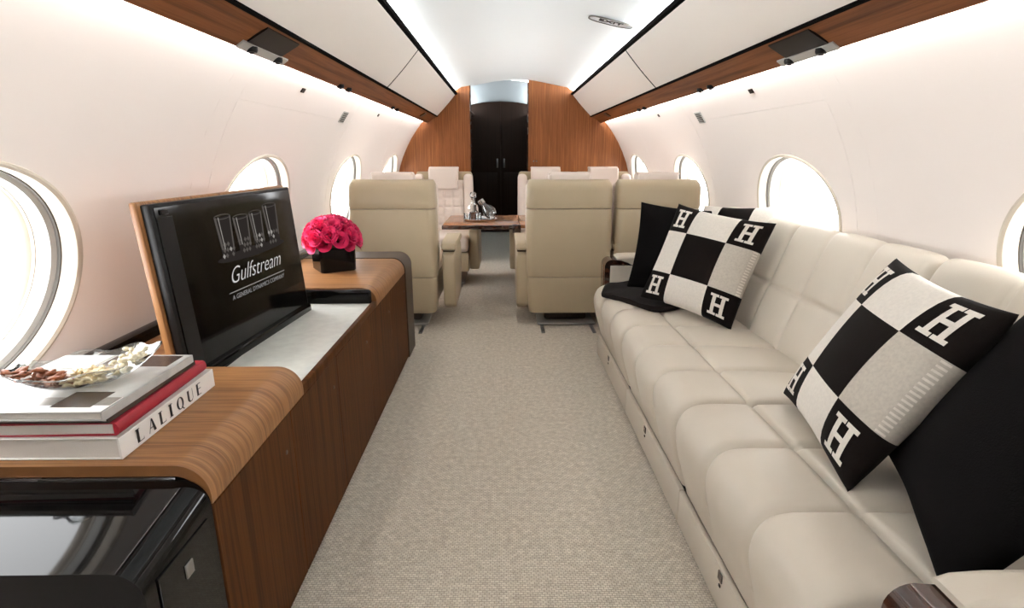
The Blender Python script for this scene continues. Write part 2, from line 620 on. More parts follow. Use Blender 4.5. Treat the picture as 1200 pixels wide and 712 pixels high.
bl = struct(prism_y('wall_bulkhead_left', bulk('l', -1.22, -0.45), 5.985, 6.05, 'w_bulk', ang=30))
brr = struct(prism_y('wall_bulkhead_right', bulk('r', 0.146, 1.22), 5.985, 6.05, 'w_bulk', ang=30))
for x in (0.205, 0.235):
    lathe('switch_button', [(0.0, 0.012), (0.008, 0.012), (0.009, 0.0)], 'steel', brr, (x, 5.985, 1.075), 10, mx=Matrix.Rotation(PI / 2, 4, 'X'))
box('door_jamb', -0.452, -0.440, 5.98, 6.06, 0, 1.82, 'darkwood', bl)
box('door_jamb', 0.136, 0.148, 5.98, 6.06, 0, 1.84, 'darkwood', brr)
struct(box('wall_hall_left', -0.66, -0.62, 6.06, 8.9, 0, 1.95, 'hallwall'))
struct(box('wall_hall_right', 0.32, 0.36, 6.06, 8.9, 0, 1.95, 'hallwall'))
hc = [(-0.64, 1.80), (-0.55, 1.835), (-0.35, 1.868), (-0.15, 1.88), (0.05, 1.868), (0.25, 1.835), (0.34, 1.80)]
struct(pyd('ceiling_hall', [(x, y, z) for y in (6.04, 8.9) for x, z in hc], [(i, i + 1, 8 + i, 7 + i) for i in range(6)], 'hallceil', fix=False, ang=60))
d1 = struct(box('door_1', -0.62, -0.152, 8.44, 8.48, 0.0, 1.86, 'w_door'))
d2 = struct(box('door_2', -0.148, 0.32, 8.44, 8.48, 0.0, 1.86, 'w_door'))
for d, x in ((d1, -0.20), (d2, -0.10)):
    box('handle', x - 0.012, x + 0.012, 8.405, 8.425, 0.95, 1.08, 'satin', d, 0.005)
    box('handle_post', x - 0.006, x + 0.006, 8.42, 8.44, 0.96, 0.975, 'satin', d)
    box('handle_post', x - 0.006, x + 0.006, 8.42, 8.44, 1.055, 1.07, 'satin', d)
    box('panel_inlay', min(x, x + (-.36 if x < -.15 else .36)) , max(x, x + (-.36 if x < -.15 else .36)), 8.434, 8.441, 0.2, 0.88, 'w_door', d, 0.002)
struct(box('wall_hall_end', -0.70, 0.40, 8.49, 8.53, 0, 1.95, 'hallwall'))
for x in (-0.605, 0.305):
    struct(box('trim_%d' % (6 if x < 0 else 7), x - 0.012, x + 0.012, 6.1, 8.4, 1.70, 1.712, 'hall_fill_strip'))  # unseen glowing strips, added to brighten the hall ceiling
    cl = sorted((x - 0.02 * (1 if x > 0 else -1) * -1, x - 0.07 * (1 if x > 0 else -1)))
    struct(box('trim_%d' % (8 if x < 0 else 9), cl[0], cl[1], 6.07, 8.43, 1.682, 1.690, 'hallwall'))  # unseen ledge added below each strip to keep its light off the floor
# forward end of the cabin, behind the camera
struct(prism_y('wall_forward', bulk('f', -1.22, 1.22), Y0 - 0.03, Y0, 'w_door', ang=30))

# wooden valances (trim) with the light slot, service panels and spot lights; bins above
tn = 1
for side, nm in ((-1, 'left'), (1, 'right')):
    sx = side
    P = lambda pts: [(sx * x, z) for x, z in pts]
    prof = P([(0.788, 1.520), (0.800, 1.511)] + [(0.80 + 0.095 * t, 1.511 - 0.056 * t ** 1.2) for t in (0.25, 0.5, 0.75, 1.0)] + [(0.899, 1.458), (0.896, 1.470), (0.80, 1.532)])
    tr = struct(prism_y('trim_%d' % tn, prof, Y0, 5.984, 'w_val', ang=30))
    tn += 1
    box('light_strip', *sorted((sx * 0.880, sx * 0.892)), -0.25, 5.97, 1.494, 1.512, 'led_wall', tr)
    box('strip_channel', *(sorted((sx * 0.868, sx * 0.879))), Y0 + 0.02, 5.97, 1.490, 1.530, 'strip', tr)
    # service panel: a dark plate in the valance with two swivelling spots on its outer edge
    ang = math.atan2(0.048, 0.12)
    for (ya, yb, xa, xb, m) in ((1.80, 2.06, 0.802, 0.868, 'darkpl'), (5.25, 5.37, 0.81, 0.86, 'darkpl')):
        zf = lambda x: 1.511 - 0.056 * (max(0, x - 0.80) / 0.095) ** 1.2
        v = []
        for y in (ya, yb):
            for x, dz in ((xa, 0.006), (xa, -0.004), (xa + 0.006, -0.006), (xb - 0.006, -0.006), (xb, -0.004), (xb, 0.006)):
                v.append((sx * x, y, zf(x) + dz))
        pl = pyd('service_panel', v, [(i, i + 1, 7 + i, 6 + i) for i in range(5)] + [(0, 5, 4, 3, 2, 1), (6, 7, 8, 9, 10, 11)], m, tr)
        if yb < 3:
            v = []
            for y in (ya - 0.02, yb + 0.07):
                for x, dz in ((xb + 0.002, 0.006), (xb + 0.002, -0.005), (xb + 0.026, -0.005), (xb + 0.026, 0.006)):
                    v.append((sx * x, y, zf(x) + dz))
            pyd('spot_rail', v, [(0, 1, 5, 4), (1, 2, 6, 5), (2, 3, 7, 6), (3, 0, 4, 7), (0, 3, 2, 1), (4, 5, 6, 7)], 'rim2', pl)
    for y in (1.86, 2.06, 2.82, 2.96, 4.10, 4.26):
        lathe('spot_light', [(0.0, -0.014), (0.007, -0.014), (0.008, -0.010), (0.015, -0.010), (0.018, -0.003), (0.018, 0.006)], 'black', tr, (sx * 0.882, y, 1.460), 14)
    # dark trim line along the top edge of the bins
    box('bin_edge_trim', *sorted((sx * 0.578, sx * 0.606)), Y0, 5.984, 1.726, 1.746, 'matte', tr)
    box('ceiling_light_strip', *sorted((sx * 0.715, sx * 0.730)), -0.25, 5.97, 1.740, 1.754, 'led_ceil', tr)
    box('lower_edge_trim', *sorted((sx * 0.779, sx * 0.793)), Y0, 5.984, 1.513, 1.522, 'matte', tr)
    # bins
    where = 'above the credenza' if side < 0 else 'above the sofa'
    wch = {'left': 'left-hand', 'right': 'right-hand'}[nm]
    for ya, yb, lab in ((Y0 + 0.01, 3.455, 'long ivory overhead bin %s' % where), (3.470, 5.980, 'short ivory overhead bin next to the wooden bulkhead, %s' % ('on the single-seat side' if side < 0 else 'on the twin-seat side'))):
        t = thing('overhead_bin', lab, 'overhead bin', (sx * 0.70, (ya + yb) / 2, 1.60), group='overhead bins')
        prism_y('body', P([(0.618, 1.722), (0.80, 1.535), (0.87, 1.56), (0.87, 1.60), (0.74, 1.735), (0.625, 1.735)]), ya, yb, 'bin', t)
        # curved door face
        fr = []
        for k in range(9):
            q = k / 8
            bul = 0.004 * math.sin(PI * q)
            x = 0.598 + (0.786 - 0.598) * q
            z = 1.724 + (1.522 - 1.724) * q
            fr.append((x - bul * 0.73, z - bul * 0.68))
        bk = [(x + 0.014, z + 0.014) for x, z in reversed(fr)]
        prism_y('door', P(fr + bk), ya + 0.004, yb - 0.004, 'bin', t)
        if ya > 3:
            gk = [(x + 0.0008, z + 0.0008) for x, z in fr] + [(x + 0.012, z + 0.012) for x, z in reversed(fr)]
            prism_y('bin_gap_strip', P(gk), ya - 0.018, ya + 0.006, 'matte', tr)  # black strip put in for the shade in the gap between bins
    # exit sign recessed in the ceiling on the sofa side
xe, ye = 0.445, 3.13
tilt = math.atan2(-(1.823 - 1.801), 0.10)
MX = Matrix.Translation((xe, ye, 1.8065)) @ Matrix.Rotation(-tilt, 4, 'Y')
ex = thing('exit_sign', 'oval exit sign set into the white ceiling above the sofa', 'exit sign', (xe, ye, 1.80))
fv, ff = [], []
N = 40
for a_, b_, z in ((0.118, 0.052, 0.0), (0.118, 0.052, -0.006), (0.112, 0.047, -0.006), (0.112, 0.047, -0.003)):
    for k in range(N):
        a = 2 * PI * k / N
        fv.append(MX @ Vector((a_ * math.copysign(abs(math.cos(a)) ** 0.7, math.cos(a)), b_ * math.copysign(abs(math.sin(a)) ** 0.7, math.sin(a)), z)))
for j in range(3):
    for k in range(N):
        ff.append((j * N + k, j * N + (k + 1) % N, (j + 1) * N + (k + 1) % N, (j + 1) * N + k))
pyd('frame', fv, ff, 'groove', ex, fix=False)
pyd('face', [fv[3 * N + k] + Vector((0, 0, 0.0005)) for k in range(N)], [tuple(range(N))], 'ceil', ex, smooth=False)
me = text_mesh('EXIT', 0.062, 0, 0.001, 0.0012)
# seen from below: x to the right, letter tops towards the viewer
me.transform(MX @ Matrix(((1, 0, 0, 0), (0, -1, 0, 0), (0, 0, -1, -0.0035), (0, 0, 0, 1))))
link('lettering', me, 'ink', ex, smooth=False)


# ------------------------------------------------------------------ credenza on the left
XF = -0.655
cz_ = thing('credenza', 'long walnut credenza with rounded edge under the windows, carrying the pop-up screen', 'credenza', (-0.95, 2.0, 0))
box('carcass', -1.05, XF - 0.021, 0.93, 3.17, 0.03, 0.515, 'black', cz_)
box('toe_kick', -1.04, XF - 0.03, 0.94, 3.15, 0.0, 0.03, 'black', cz_)


def waterfall(z, xb, xf, r, th, zlow):
    o = [(xb, z)] + arc(xf - r, z - r, r, 90, 0, 10) + [(xf, zlow)]
    i = [(xf - th, zlow)] + arc(xf - r, z - r, r - th, 0, 90, 10) + [(xb, z - th)]
    return o + i


prism_y('top_panel', waterfall(0.600, -1.195, XF, 0.062, 0.022, 0.520), 0.910, 1.400, 'w_top', cz_)
prism_y('top_panel', waterfall(0.600, -1.195, XF, 0.062, 0.022, 0.520), 2.300, 2.985, 'w_top', cz_)
box('rear_top', -1.195, -1.055, 1.401, 2.299, 0.578, 0.600, 'w_top', cz_)
prism_y('end_cap', waterfall(0.604, -1.195, XF + 0.006, 0.07, 0.06, 0.03), 2.987, 3.19, 'endcap', cz_)
box('end_panel', -1.06, XF - 0.05, 2.99, 3.185, 0.03, 0.55, 'endcap', cz_)
box('stone_inset', -0.935, -0.672, 1.402, 2.270, 0.528, 0.540, 'stone', cz_, 0.002)
box('front_rim', -0.672, XF, 1.402, 2.299, 0.517, 0.545, 'w_front', cz_, 0.003)
box('screen_well', -1.055, -0.935, 1.402, 2.299, 0.516, 0.530, 'lacquer', cz_)
box('well_edge', -0.945, -0.933, 1.402, 2.270, 0.530, 0.543, 'black', cz_, 0.003)
bmw = bmesh.new()
add_box(bmw, -1.05, -0.672, 2.272, 2.299, 0.530, 0.597, 0.012, 3)
bm_obj('well_end_block', bmw, 'lacquer', cz_)
box('cheek_panel', -1.05, -0.70, 1.385, 1.3995, 0.52, 0.577, 'black', cz_)
ys = [0.912, 1.30, 1.70, 2.14, 2.58, 2.984]
for i in range(5):
    d = box('door', XF - 0.020, XF, ys[i] + 0.0015, ys[i + 1] - 0.0015, 0.035, 0.5165, 'w_front', cz_, 0.0015, 1)
    lathe('lock', [(0.0, 0.002), (0.005, 0.002), (0.006, 0.0)], 'endcap', d, (XF, ys[i + 1] - 0.05, 0.43), 12, mx=Matrix.Rotation(PI / 2, 4, 'Y'))
lg = struct(box('trim_5', -1.236, -1.196, 0.70, 3.24, 0.575, 0.634, 'lacquer', None, 0.006))
lg['label'] = 'dark ledge running along the wall behind the credenza'

# glossy black cabinet closing the near end
bc = thing('lacquered_cabinet', 'glossy black lacquered cabinet at the open end of the walnut credenza', 'cabinet', (-0.95, 0.8, 0))
prism_y('shell', [(-1.19, 0.572)] + arc(XF - 0.002 - 0.05, 0.522, 0.05, 90, 0, 12) + [(XF - 0.002, 0.02), (-1.04, 0.02), (-1.19, 0.30)], 0.705, 0.9085, 'lacquer', bc)
for v in bc.children[0].data.vertices:          # slope put in so the top mirrors the window past the books
    if v.co.y < -0.05 and v.co.z > 0.45:
        v.co.z -= 0.030
box('side_door', XF - 0.003, XF + 0.001, 0.735, 0.888, 0.05, 0.505, 'lacquer', bc, 0.001, 1)
lt = box('latch', XF + 0.0005, XF + 0.004, 0.80, 0.822, 0.448, 0.474, 'satin', bc, 0.001, 1)
box('steel_edge', -1.19, XF - 0.06, 0.9087, 0.9097, 0.5725, 0.5765, 'steel', bc)

# pop-up screen: leans back a little and is turned towards the sofa
BL = Vector((-0.967, 1.42, 0.545))
ro, al = math.radians(4.65), math.radians(4.2)
e_ = Vector((math.sin(ro), math.cos(ro), 0))
n_ = Vector((e_.y, -e_.x, 0))
u_ = Vector((0, 0, math.cos(al))) - n_ * math.sin(al)
c_ = n_ * math.cos(al) + Vector((0, 0, 1)) * math.sin(al)
TVM = Matrix(((e_.x, u_.x, c_.x, BL.x), (e_.y, u_.y, c_.y, BL.y), (e_.z, u_.z, c_.z, BL.z), (0, 0, 0, 1)))
TW, TH = 0.775, 0.487
tv = thing('pop_up_screen', 'black flat screen raised out of the credenza, backed by a wooden lid', 'screen', BL)
box('lid_panel', -0.012, TW + 0.012, 0.0, TH + 0.004, -0.046, -0.026, 'w_top', tv, 0.006, 2, mx=TVM)
box('housing', 0.0, TW, 0.0, TH - 0.004, -0.026, 0.0, 'black', tv, 0.005, 2, mx=TVM)
sc = box('screen_glass', 0.012, TW - 0.010, 0.02, TH - 0.014, 0.0002, 0.0022, 'screen', tv, 0.0006, 1, mx=TVM)
box('speaker_bar', 0.014, 0.075, 0.03, TH - 0.04, 0.0022, 0.0034, 'black', tv, 0.0005, 1, mx=TVM)
box('hinge_bar', 0.01, TW - 0.01, -0.012, 0.022, -0.03, 0.016, 'lacquer', tv, 0.008, 2, mx=TVM)
box('catch', 0.03, 0.06, TH - 0.034, TH - 0.020, 0.002, 0.007, 'black', tv, 0.002, 1, mx=TVM)


def scr_text(nm, txt, size, a, b, m, shear=0.0, bold=0.0, wx=1.0):
    me = text_mesh(txt, size, shear, 0.0002, bold)
    me.transform(TVM @ Matrix.Translation((a, b, 0.0030)) @ Matrix.Scale(wx, 4, (1, 0, 0)))
    return link(nm, me, m, sc, smooth=False)


scr_text('lettering', 'Gulfstream', 0.074, 0.435, 0.235, 'logo', 0.5, -0.0011, 1.0)
box('rule_line', 0.255, 0.62, 0.186, 0.189, 0.0024, 0.0028, 'logo2', sc, mx=TVM)
scr_text('tagline', 'A GENERAL DYNAMICS COMPANY', 0.021, 0.438, 0.170, 'logo2', 0.2, 0.0, 1.05)
# flat grey shapes of cut glasses on the screen, above the word mark
pv, pf, pm = [], [], []


def poly(pts, mi):
    i = len(pv)
    for a, b in pts:
        pv.append(TVM @ Vector((a, b, 0.0026 + 0.00012 * (1, 2, 0)[mi])))
    pf.append(tuple(range(i, i + len(pts))))
    pm.append(mi)


poly([(0.445 + 0.215 * math.cos(q * PI / 12), 0.292 + 0.016 * math.sin(q * PI / 12)) for q in range(24)], 2)
for (gx, gw, gh) in ((0.255, 0.085, 0.128), (0.352, 0.088, 0.118), (0.450, 0.080, 0.122), (0.545, 0.095, 0.138)):
    b0, b1, cx = 0.292, 0.292 + gh, gx + gw / 2
    hb, ht = gw * 0.40, gw * 0.52
    poly([(cx - hb, b0), (cx + hb, b0), (cx + ht, b1), (cx - ht, b1)], 2)
    for sg, wd, mi in ((-1, 0.010, 0), (1, 0.007, 0), (-0.55, 0.004, 1)):
        poly([(cx + sg * hb, b0 + 0.03), (cx + sg * hb - math.copysign(wd, sg), b0 + 0.03), (cx + sg * ht - math.copysign(wd, sg), b1), (cx + sg * ht, b1)], mi)
    for k in range(16):                          # rim of the glass
        q0, q1 = 2 * PI * k / 16, 2 * PI * (k + 1) / 16
        poly([(cx + ht * math.cos(q0), b1 + 0.008 * math.sin(q0)), (cx + ht * math.cos(q1), b1 + 0.008 * math.sin(q1)), (cx + ht * 0.94 * math.cos(q1), b1 + 0.006 * math.sin(q1)), (cx + ht * 0.94 * math.cos(q0), b1 + 0.006 * math.sin(q0))], 0)
    for r_ in range(3):                          # cut facets in the lower half
        for c2 in range(4):
            fx = cx - hb + hb * 2 * (c2 + 0.5 + 0.5 * (r_ % 2) - 0.25) / 4
            fy = b0 + 0.010 + 0.017 * r_
            poly([(fx - 0.008, fy), (fx, fy - 0.008), (fx + 0.008, fy), (fx, fy + 0.008)], random.choice((0, 0, 1, 2)))
pyd('glassware_shapes', pv, pf, ['scr_g1', 'scr_g2', 'scr_g3'], sc, smooth=False, mi=pm, fix=False)

# vase and roses
VX, VY = -0.945, 2.70
vs = thing('square_vase', 'square black glass vase on the credenza, holding pink roses', 'vase', (VX, VY, 0.600), math.radians(0))
vb = bmesh.new()
rot = Matrix.Translation((VX, VY, 0)) @ Matrix.Rotation(math.radians(32), 4, 'Z')
vv, vf = [], []
for (h, z) in ((0.080, 0.6005), (0.084, 0.604), (0.086, 0.712), (0.080, 0.712), (0.078, 0.66)):
    for a in range(4):
        for q in (-1, 1):
            ang = a * PI / 2
            x, y = h, q * (h - 0.010)
            vv.append(rot @ Vector((x * math.cos(ang) - y * math.sin(ang), x * math.sin(ang) + y * math.cos(ang), z)))
for j in range(4):
    for k in range(8):
        vf.append((j * 8 + k, j * 8 + (k + 1) % 8, (j + 1) * 8 + (k + 1) % 8, (j + 1) * 8 + k))
vf.append(tuple(range(8)))
vf.append(tuple(range(32, 40)))
pyd('body', vv, vf, 'lacquer', vs)


def rose_mesh():
    bm = bmesh.new()

    def petal(rad, h, ang, wid, tilt, curl):
        n, k = 4, 4
        rows = []
        for j in range(k + 1):
            t = j / k
            row = []
            for i in range(n + 1):
                s = (i / n - 0.5) * 2
                w = wid * (0.5 + 0.6 * math.sin(PI * (0.18 + 0.62 * t)))
                a = ang + s * w
                rr = rad * (0.55 + 0.45 * math.sin(t * PI * 0.5)) + curl * max(0, t - 0.7) * 1.2 + tilt * t
                rr *= 1 + 0.06 * (1 - s * s)
                z = h * t * (1 - 0.16 * s * s * t)
                row.append(bm.verts.new((rr * math.cos(a), rr * math.sin(a), z)))
            rows.append(row)
        for j in range(k):
            for i in range(n):
                bm.faces.new((rows[j][i], rows[j][i + 1], rows[j + 1][i + 1], rows[j + 1][i]))
    for i in range(3):
        petal(0.005, 0.034, i * 2.1, 1.1, 0.0, 0.0)
    for i in range(4):
        petal(0.011, 0.034, i * PI / 2 + 0.3, 0.95, 0.002, 0.004)
    for i in range(5):
        petal(0.017, 0.032, i * 2 * PI / 5 + 0.7, 0.8, 0.004, 0.012)
    for i in range(6):
        petal(0.022, 0.026, i * 2 * PI / 6 + 0.2, 0.7, 0.006, 0.02)
    me = bpy.data.meshes.new('rose_bloom')
    bm.to_mesh(me)
    bm.free()
    for p in me.polygons:
        p.use_smooth = True
    return me


rose_a = rose_mesh()
rose_b = rose_a.copy()
rose_a.materials.append(M['pink'])
rose_b.materials.append(M['pink2'])
stem_me = None
golden = PI * (3 - math.sqrt(5))
NR = 44
cen = Vector((VX, VY, 0.715))
for i in range(NR):
    t = (i + 0.5) / NR
    zz = 1 - t * 1.06
    rr = math.sqrt(max(0, 1 - zz * zz))
    d = Vector((rr * math.cos(i * golden), rr * math.sin(i * golden), zz))
    p = cen + Vector((d.x * 0.128, d.y * 0.128, 0.016 + d.z * 0.122))
    r = bpy.data.objects.new('rose', rose_a if i % 3 else rose_b)
    COL.objects.link(r)
    r.location = p - d * 0.020
    r.rotation_euler = d.to_track_quat('Z', 'Y').to_euler()
    s = random.uniform(0.98, 1.18)
    r.scale = (s, s, s)
    tag(r, 'hot pink rose packed in the black vase', 'rose', 'pink roses in the vase')
fl = lathe('foliage', [(0.0, 0.79), (0.05, 0.78), (0.085, 0.75), (0.095, 0.72), (0.075, 0.712), (0.06, 0.665), (0.0, 0.665)], 'leaf', vs, (VX, VY, 0), 16)

# ------------------------------------------------------------------ books and the dish of nuts
BX1 = -0.822


def book(name, label, x0, x1, y0, y1, z0, th, cover, rz, spine_m=None, curved=False):
    cx, cy = (x0 + x1) / 2, (y0 + y1) / 2
    t = thing(name, label, 'book', (cx, cy, z0), math.radians(rz), 'books stacked on the credenza')
    w, d = (x1 - x0) / 2, (y1 - y0) / 2
    c = 0.0028
    box('page_block', -w + 0.004, w - 0.006, -d + 0.004, d - 0.004, c, th - c, 'paper', t, local=True)
    box('cover', -w, w, -d, d, 0, c, cover, t, 0.001, 1, True)
    box('cover', -w, w, -d, d, th - c, th, cover, t, 0.001, 1, True)
    if curved:
        prof = [(w - 0.004, 0.0)] + [(w - 0.004 + 0.010 * math.cos(math.radians(a)), th / 2 + th / 2 * math.sin(math.radians(a))) for a in range(-90, 91, 15)] + [(w - 0.004, th)]
        prism_y('spine', prof, -d, d, spine_m or cover, t, True)
    else:
        box('spine', w - 0.004, w + 0.001, -d, d, 0, th, spine_m or cover, t, 0.001, 1, True)
    return t, w, d


zb = 0.6003
b1, w1, d1_ = book('book', 'thick white book with tall black spine lettering, bottom of the stack', -1.13, -0.822, 0.932, 1.275, zb, 0.044, 'white', 0)
b2, w2, d2_ = book('book', 'crimson book with rounded spine in the middle of the stack', -1.115, -0.832, 0.938, 1.262, zb + 0.0445, 0.026, 'red', 1.0, None, True)
b3, w3, d3_ = book('book', 'grey paperback with dark pages edge under the top book of the stack', -1.11, -0.838, 0.938, 1.235, zb + 0.071, 0.011, 'darkcov', 0)
b4, w4, d4_ = book('book', 'grey photo-covered book on top of the stack, under the glass dish', -1.125, -0.834, 0.925, 1.222, zb + 0.0825, 0.018, 'greycov', -0.5)
ZB = zb + 0.1008
# spine lettering of the white book: strong uprights, hairline details
lv, lf = [], []


def lq(*pts):
    i = len(lv)
    lv.extend([(w1 + 0.0016, y, z) for y, z in pts])
    lf.append(tuple(range(i, i + len(pts))))


zl, zh = 0.008, 0.036


def glyph(ch, y):
    bld, hr = 0.0075, 0.0016
    h = zh - zl
    if ch == 'L':
        lq((y, zl), (y + bld, zl), (y + bld, zh), (y, zh)); lq((y, zl), (y + 0.020, zl), (y + 0.020, zl + hr), (y, zl + hr)); lq((y + 0.018, zl), (y + 0.020, zl), (y + 0.020, zl + 0.007))
        lq((y - 0.003, zh - hr), (y + bld + 0.003, zh - hr), (y + bld + 0.003, zh), (y - 0.003, zh))
    elif ch == 'A':
        lq((y, zl), (y + 0.002, zl), (y + 0.013, zh), (y + 0.011, zh)); lq((y + 0.016, zl), (y + 0.024, zl), (y + 0.015, zh), (y + 0.011, zh)); lq((y + 0.005, zl + 0.009), (y + 0.018, zl + 0.009), (y + 0.018, zl + 0.0106), (y + 0.005, zl + 0.0106))
    elif ch == 'I':
        lq((y, zl), (y + bld, zl), (y + bld, zh), (y, zh)); lq((y - 0.003, zl), (y + bld + 0.003, zl), (y + bld + 0.003, zl + hr), (y - 0.003, zl + hr)); lq((y - 0.003, zh - hr), (y + bld + 0.003, zh - hr), (y + bld + 0.003, zh), (y - 0.003, zh))
    elif ch == 'Q':
        cy, cz2 = y + 0.013, (zl + zh) / 2
        n = 20
        for k in range(n):
            a, b = 2 * PI * k / n, 2 * PI * (k + 1) / n
            f = lambda q, o: (cy + (0.013 if o else 0.0068) * math.cos(q), cz2 + (h / 2 if o else h / 2 - 0.0018) * math.sin(q))
            lq(f(a, 1), f(b, 1), f(b, 0), f(a, 0))
        lq((cy + 0.002, zl + 0.004), (cy + 0.006, zl + 0.004), (cy + 0.014, zl - 0.004), (cy + 0.010, zl - 0.004))
    elif ch == 'U':
        lq((y, zl + 0.006), (y + bld, zl + 0.006), (y + bld, zh), (y, zh)); lq((y + 0.020, zl + 0.006), (y + 0.0216, zl + 0.006), (y + 0.0216, zh), (y + 0.020, zh))
        lq((y, zl + 0.006), (y + 0.006, zl), (y + 0.016, zl), (y + 0.0216, zl + 0.006), (y + 0.020, zl + 0.006), (y + 0.015, zl + 0.002), (y + 0.010, zl + 0.002), (y + bld, zl + 0.006))
    elif ch == 'E':
        lq((y, zl), (y + bld, zl), (y + bld, zh), (y, zh))
        for zz in (zl, zh - hr, (zl + zh) / 2):
            lq((y, zz), (y + 0.018, zz), (y + 0.018, zz + hr), (y, zz + hr))


yy = -0.125
for ch in 'LALIQUE':
    glyph(ch, yy)
    yy += {'L': 0.036, 'A': 0.038, 'I': 0.026, 'Q': 0.042, 'U': 0.038, 'E': 0.03}[ch]
pyd('spine_lettering', lv, lf, 'ink', b1, local=True, smooth=False, fix=False)
# printed cover of the top book
for k, (x0, x1, y0, y1, m) in enumerate(((-0.140, 0.142, -0.147, -0.085, 'white'), (-0.060, 0.140, -0.120, -0.085, 'midcov'), (0.035, 0.110, -0.128, -0.060, 'darkcov'), (-0.02, 0.13, 0.075, 0.140, 'darkcov'), (-0.14, -0.03, 0.07, 0.142, 'white'))):
    box('cover_print', x0, x1, y0, y1, 0.0180, 0.0182 + 0.0002 * k, m, b4, local=True)

# dish
DX, DY, DZ = -0.945, 1.050, ZB + 0.0005
da = math.radians(38)
dish = thing('nut_dish', 'scalloped clear glass dish of nuts on the book stack', 'dish', (DX, DY, DZ))
DM = Matrix.Rotation(da, 4, 'Z')


def dishpt(r, a, off=0.0):
    sc = 1 + 0.05 * math.cos(8 * a) * r
    x = 0.125 * r * math.cos(a) * sc
    y = 0.078 * r * math.sin(a) * sc
    z = 0.004 + 0.040 * r ** 2.4 + 0.004 * math.cos(8 * a) * r ** 4 + 0.012 * (abs(math.cos(a)) ** 4) * r ** 3
    return DM @ Vector((x, y, z + off))


us = [2 * PI * i / 64 for i in range(64)]
grid('bowl', lambda a, r: dishpt(r, a), us, [0.001, 0.25, 0.45, 0.65, 0.8, 0.92, 1.0], 'crystal', dish, True, True, fix=False)
grid('bowl_underside', lambda a, r: dishpt(r, a, -0.0035), us, [0.001, 0.25, 0.45, 0.65, 0.8, 0.92, 1.0], 'crystal', dish, True, True, fix=False)
grid('rim', lambda a, q: dishpt(1.0, a) + Vector((0, 0, 0.002 * math.sin(q))) + (dishpt(1.02, a) - dishpt(1.0, a)) * math.cos(q), us, [i * PI / 4 for i in range(9)], 'crystal', dish, True, True, fix=False)


def nut_mesh(nm, m, L, Wd, Hh, bend=0.0, point=0.0):
    v, f = [], []
    nu, nn = 8, 7
    for i in range(nn + 1):
        t = i / nn
        x = (t - 0.5) * L
        r = math.sin(PI * (0.04 + 0.92 * t)) ** 0.8 * (1 - point * t)
        for k in range(nu):
            a = 2 * PI * k / nu
            v.append((x, Wd * r * math.cos(a) + bend * (t - 0.5) ** 2 * L * 4, Hh * r * math.sin(a)))
    for i in range(nn):
        for k in range(nu):
            f.append((i * nu + k, i * nu + (k + 1) % nu, (i + 1) * nu + (k + 1) % nu, (i + 1) * nu + k))
    f.append(tuple(range(nu)))
    f.append(tuple(range(nn * nu, nn * nu + nu)))
    me = bpy.data.meshes.new(nm)
    me.from_pydata(v, [], f)
    me.update()
    me.materials.append(M[m])
    for p in me.polygons:
        p.use_smooth = True
    return me


nuts = [('almond', nut_mesh('almond', 'almond', 0.023, 0.0066, 0.0042, 0, 0.35), 'brown almond heaped in the glass dish', 'almonds in the glass dish', 42, -0.55, 0.42),
        ('cashew', nut_mesh('cashew', 'cashew', 0.022, 0.0045, 0.0045, 0.28), 'pale curved cashew heaped in the glass dish', 'cashews in the glass dish', 42, 0.02, 0.40),
        ('pistachio', nut_mesh('pistachio', 'pist', 0.015, 0.0055, 0.005), 'whitish pistachio heaped in the glass dish', 'pistachios in the glass dish', 40, 0.55, 0.38)]
for nm, me, lab, grp, cnt, cx, rad in nuts:
    for i in range(cnt):
        a, q = random.random() * 2 * PI, math.sqrt(random.random())
        lay = (i % 3)
        q *= 1 - 0.22 * lay
        ex_, ey_ = cx + rad * q * math.cos(a), 0.72 * q * math.sin(a)
        rr = min(0.92, math.hypot(ex_, ey_))
        p = dishpt(rr, math.atan2(ey_, ex_), 0.006 + 0.0075 * lay)
        o = bpy.data.objects.new(nm, me)
        COL.objects.link(o)
        o.location = Vector((DX, DY, DZ)) + p
        o.rotation_euler = (random.uniform(-0.4, 0.4), random.uniform(-0.35, 0.35), random.random() * 2 * PI)
        tag(o, lab, nm, grp)

# ------------------------------------------------------------------ sofa on the right
SY0, SY1, CW = 0.745, 3.09, 0.7817
sofa = thing('sofa', 'three-seat cream leather sofa along the wall, with tufted seat and back', 'sofa', (0.8, 1.9, 0))


def path(pts, n):
    """resample an open polyline by arc length after smoothing"""
    for _ in range(3):
        q = [pts[0]]
        for a, b in zip(pts[:-1], pts[1:]):
            q += [(a[0] * .75 + b[0] * .25, a[1] * .75 + b[1] * .25), (a[0] * .25 + b[0] * .75, a[1] * .25 + b[1] * .75)]
        pts = q + [pts[-1]]
    L = [0]
    for a, b in zip(pts[:-1], pts[1:]):
        L.append(L[-1] + math.hypot(b[0] - a[0], b[1] - a[1]))
    out = []
    for k in range(n + 1):
        t = L[-1] * k / n
        i = max(j for j in range(len(L)) if L[j] <= t + 1e-9)
        i = min(i, len(pts) - 2)
        w = (t - L[i]) / max(1e-9, L[i + 1] - L[i])
        out.append((pts[i][0] + (pts[i + 1][0] - pts[i][0]) * w, pts[i][1] + (pts[i + 1][1] - pts[i][1]) * w))
    return out, L[-1]


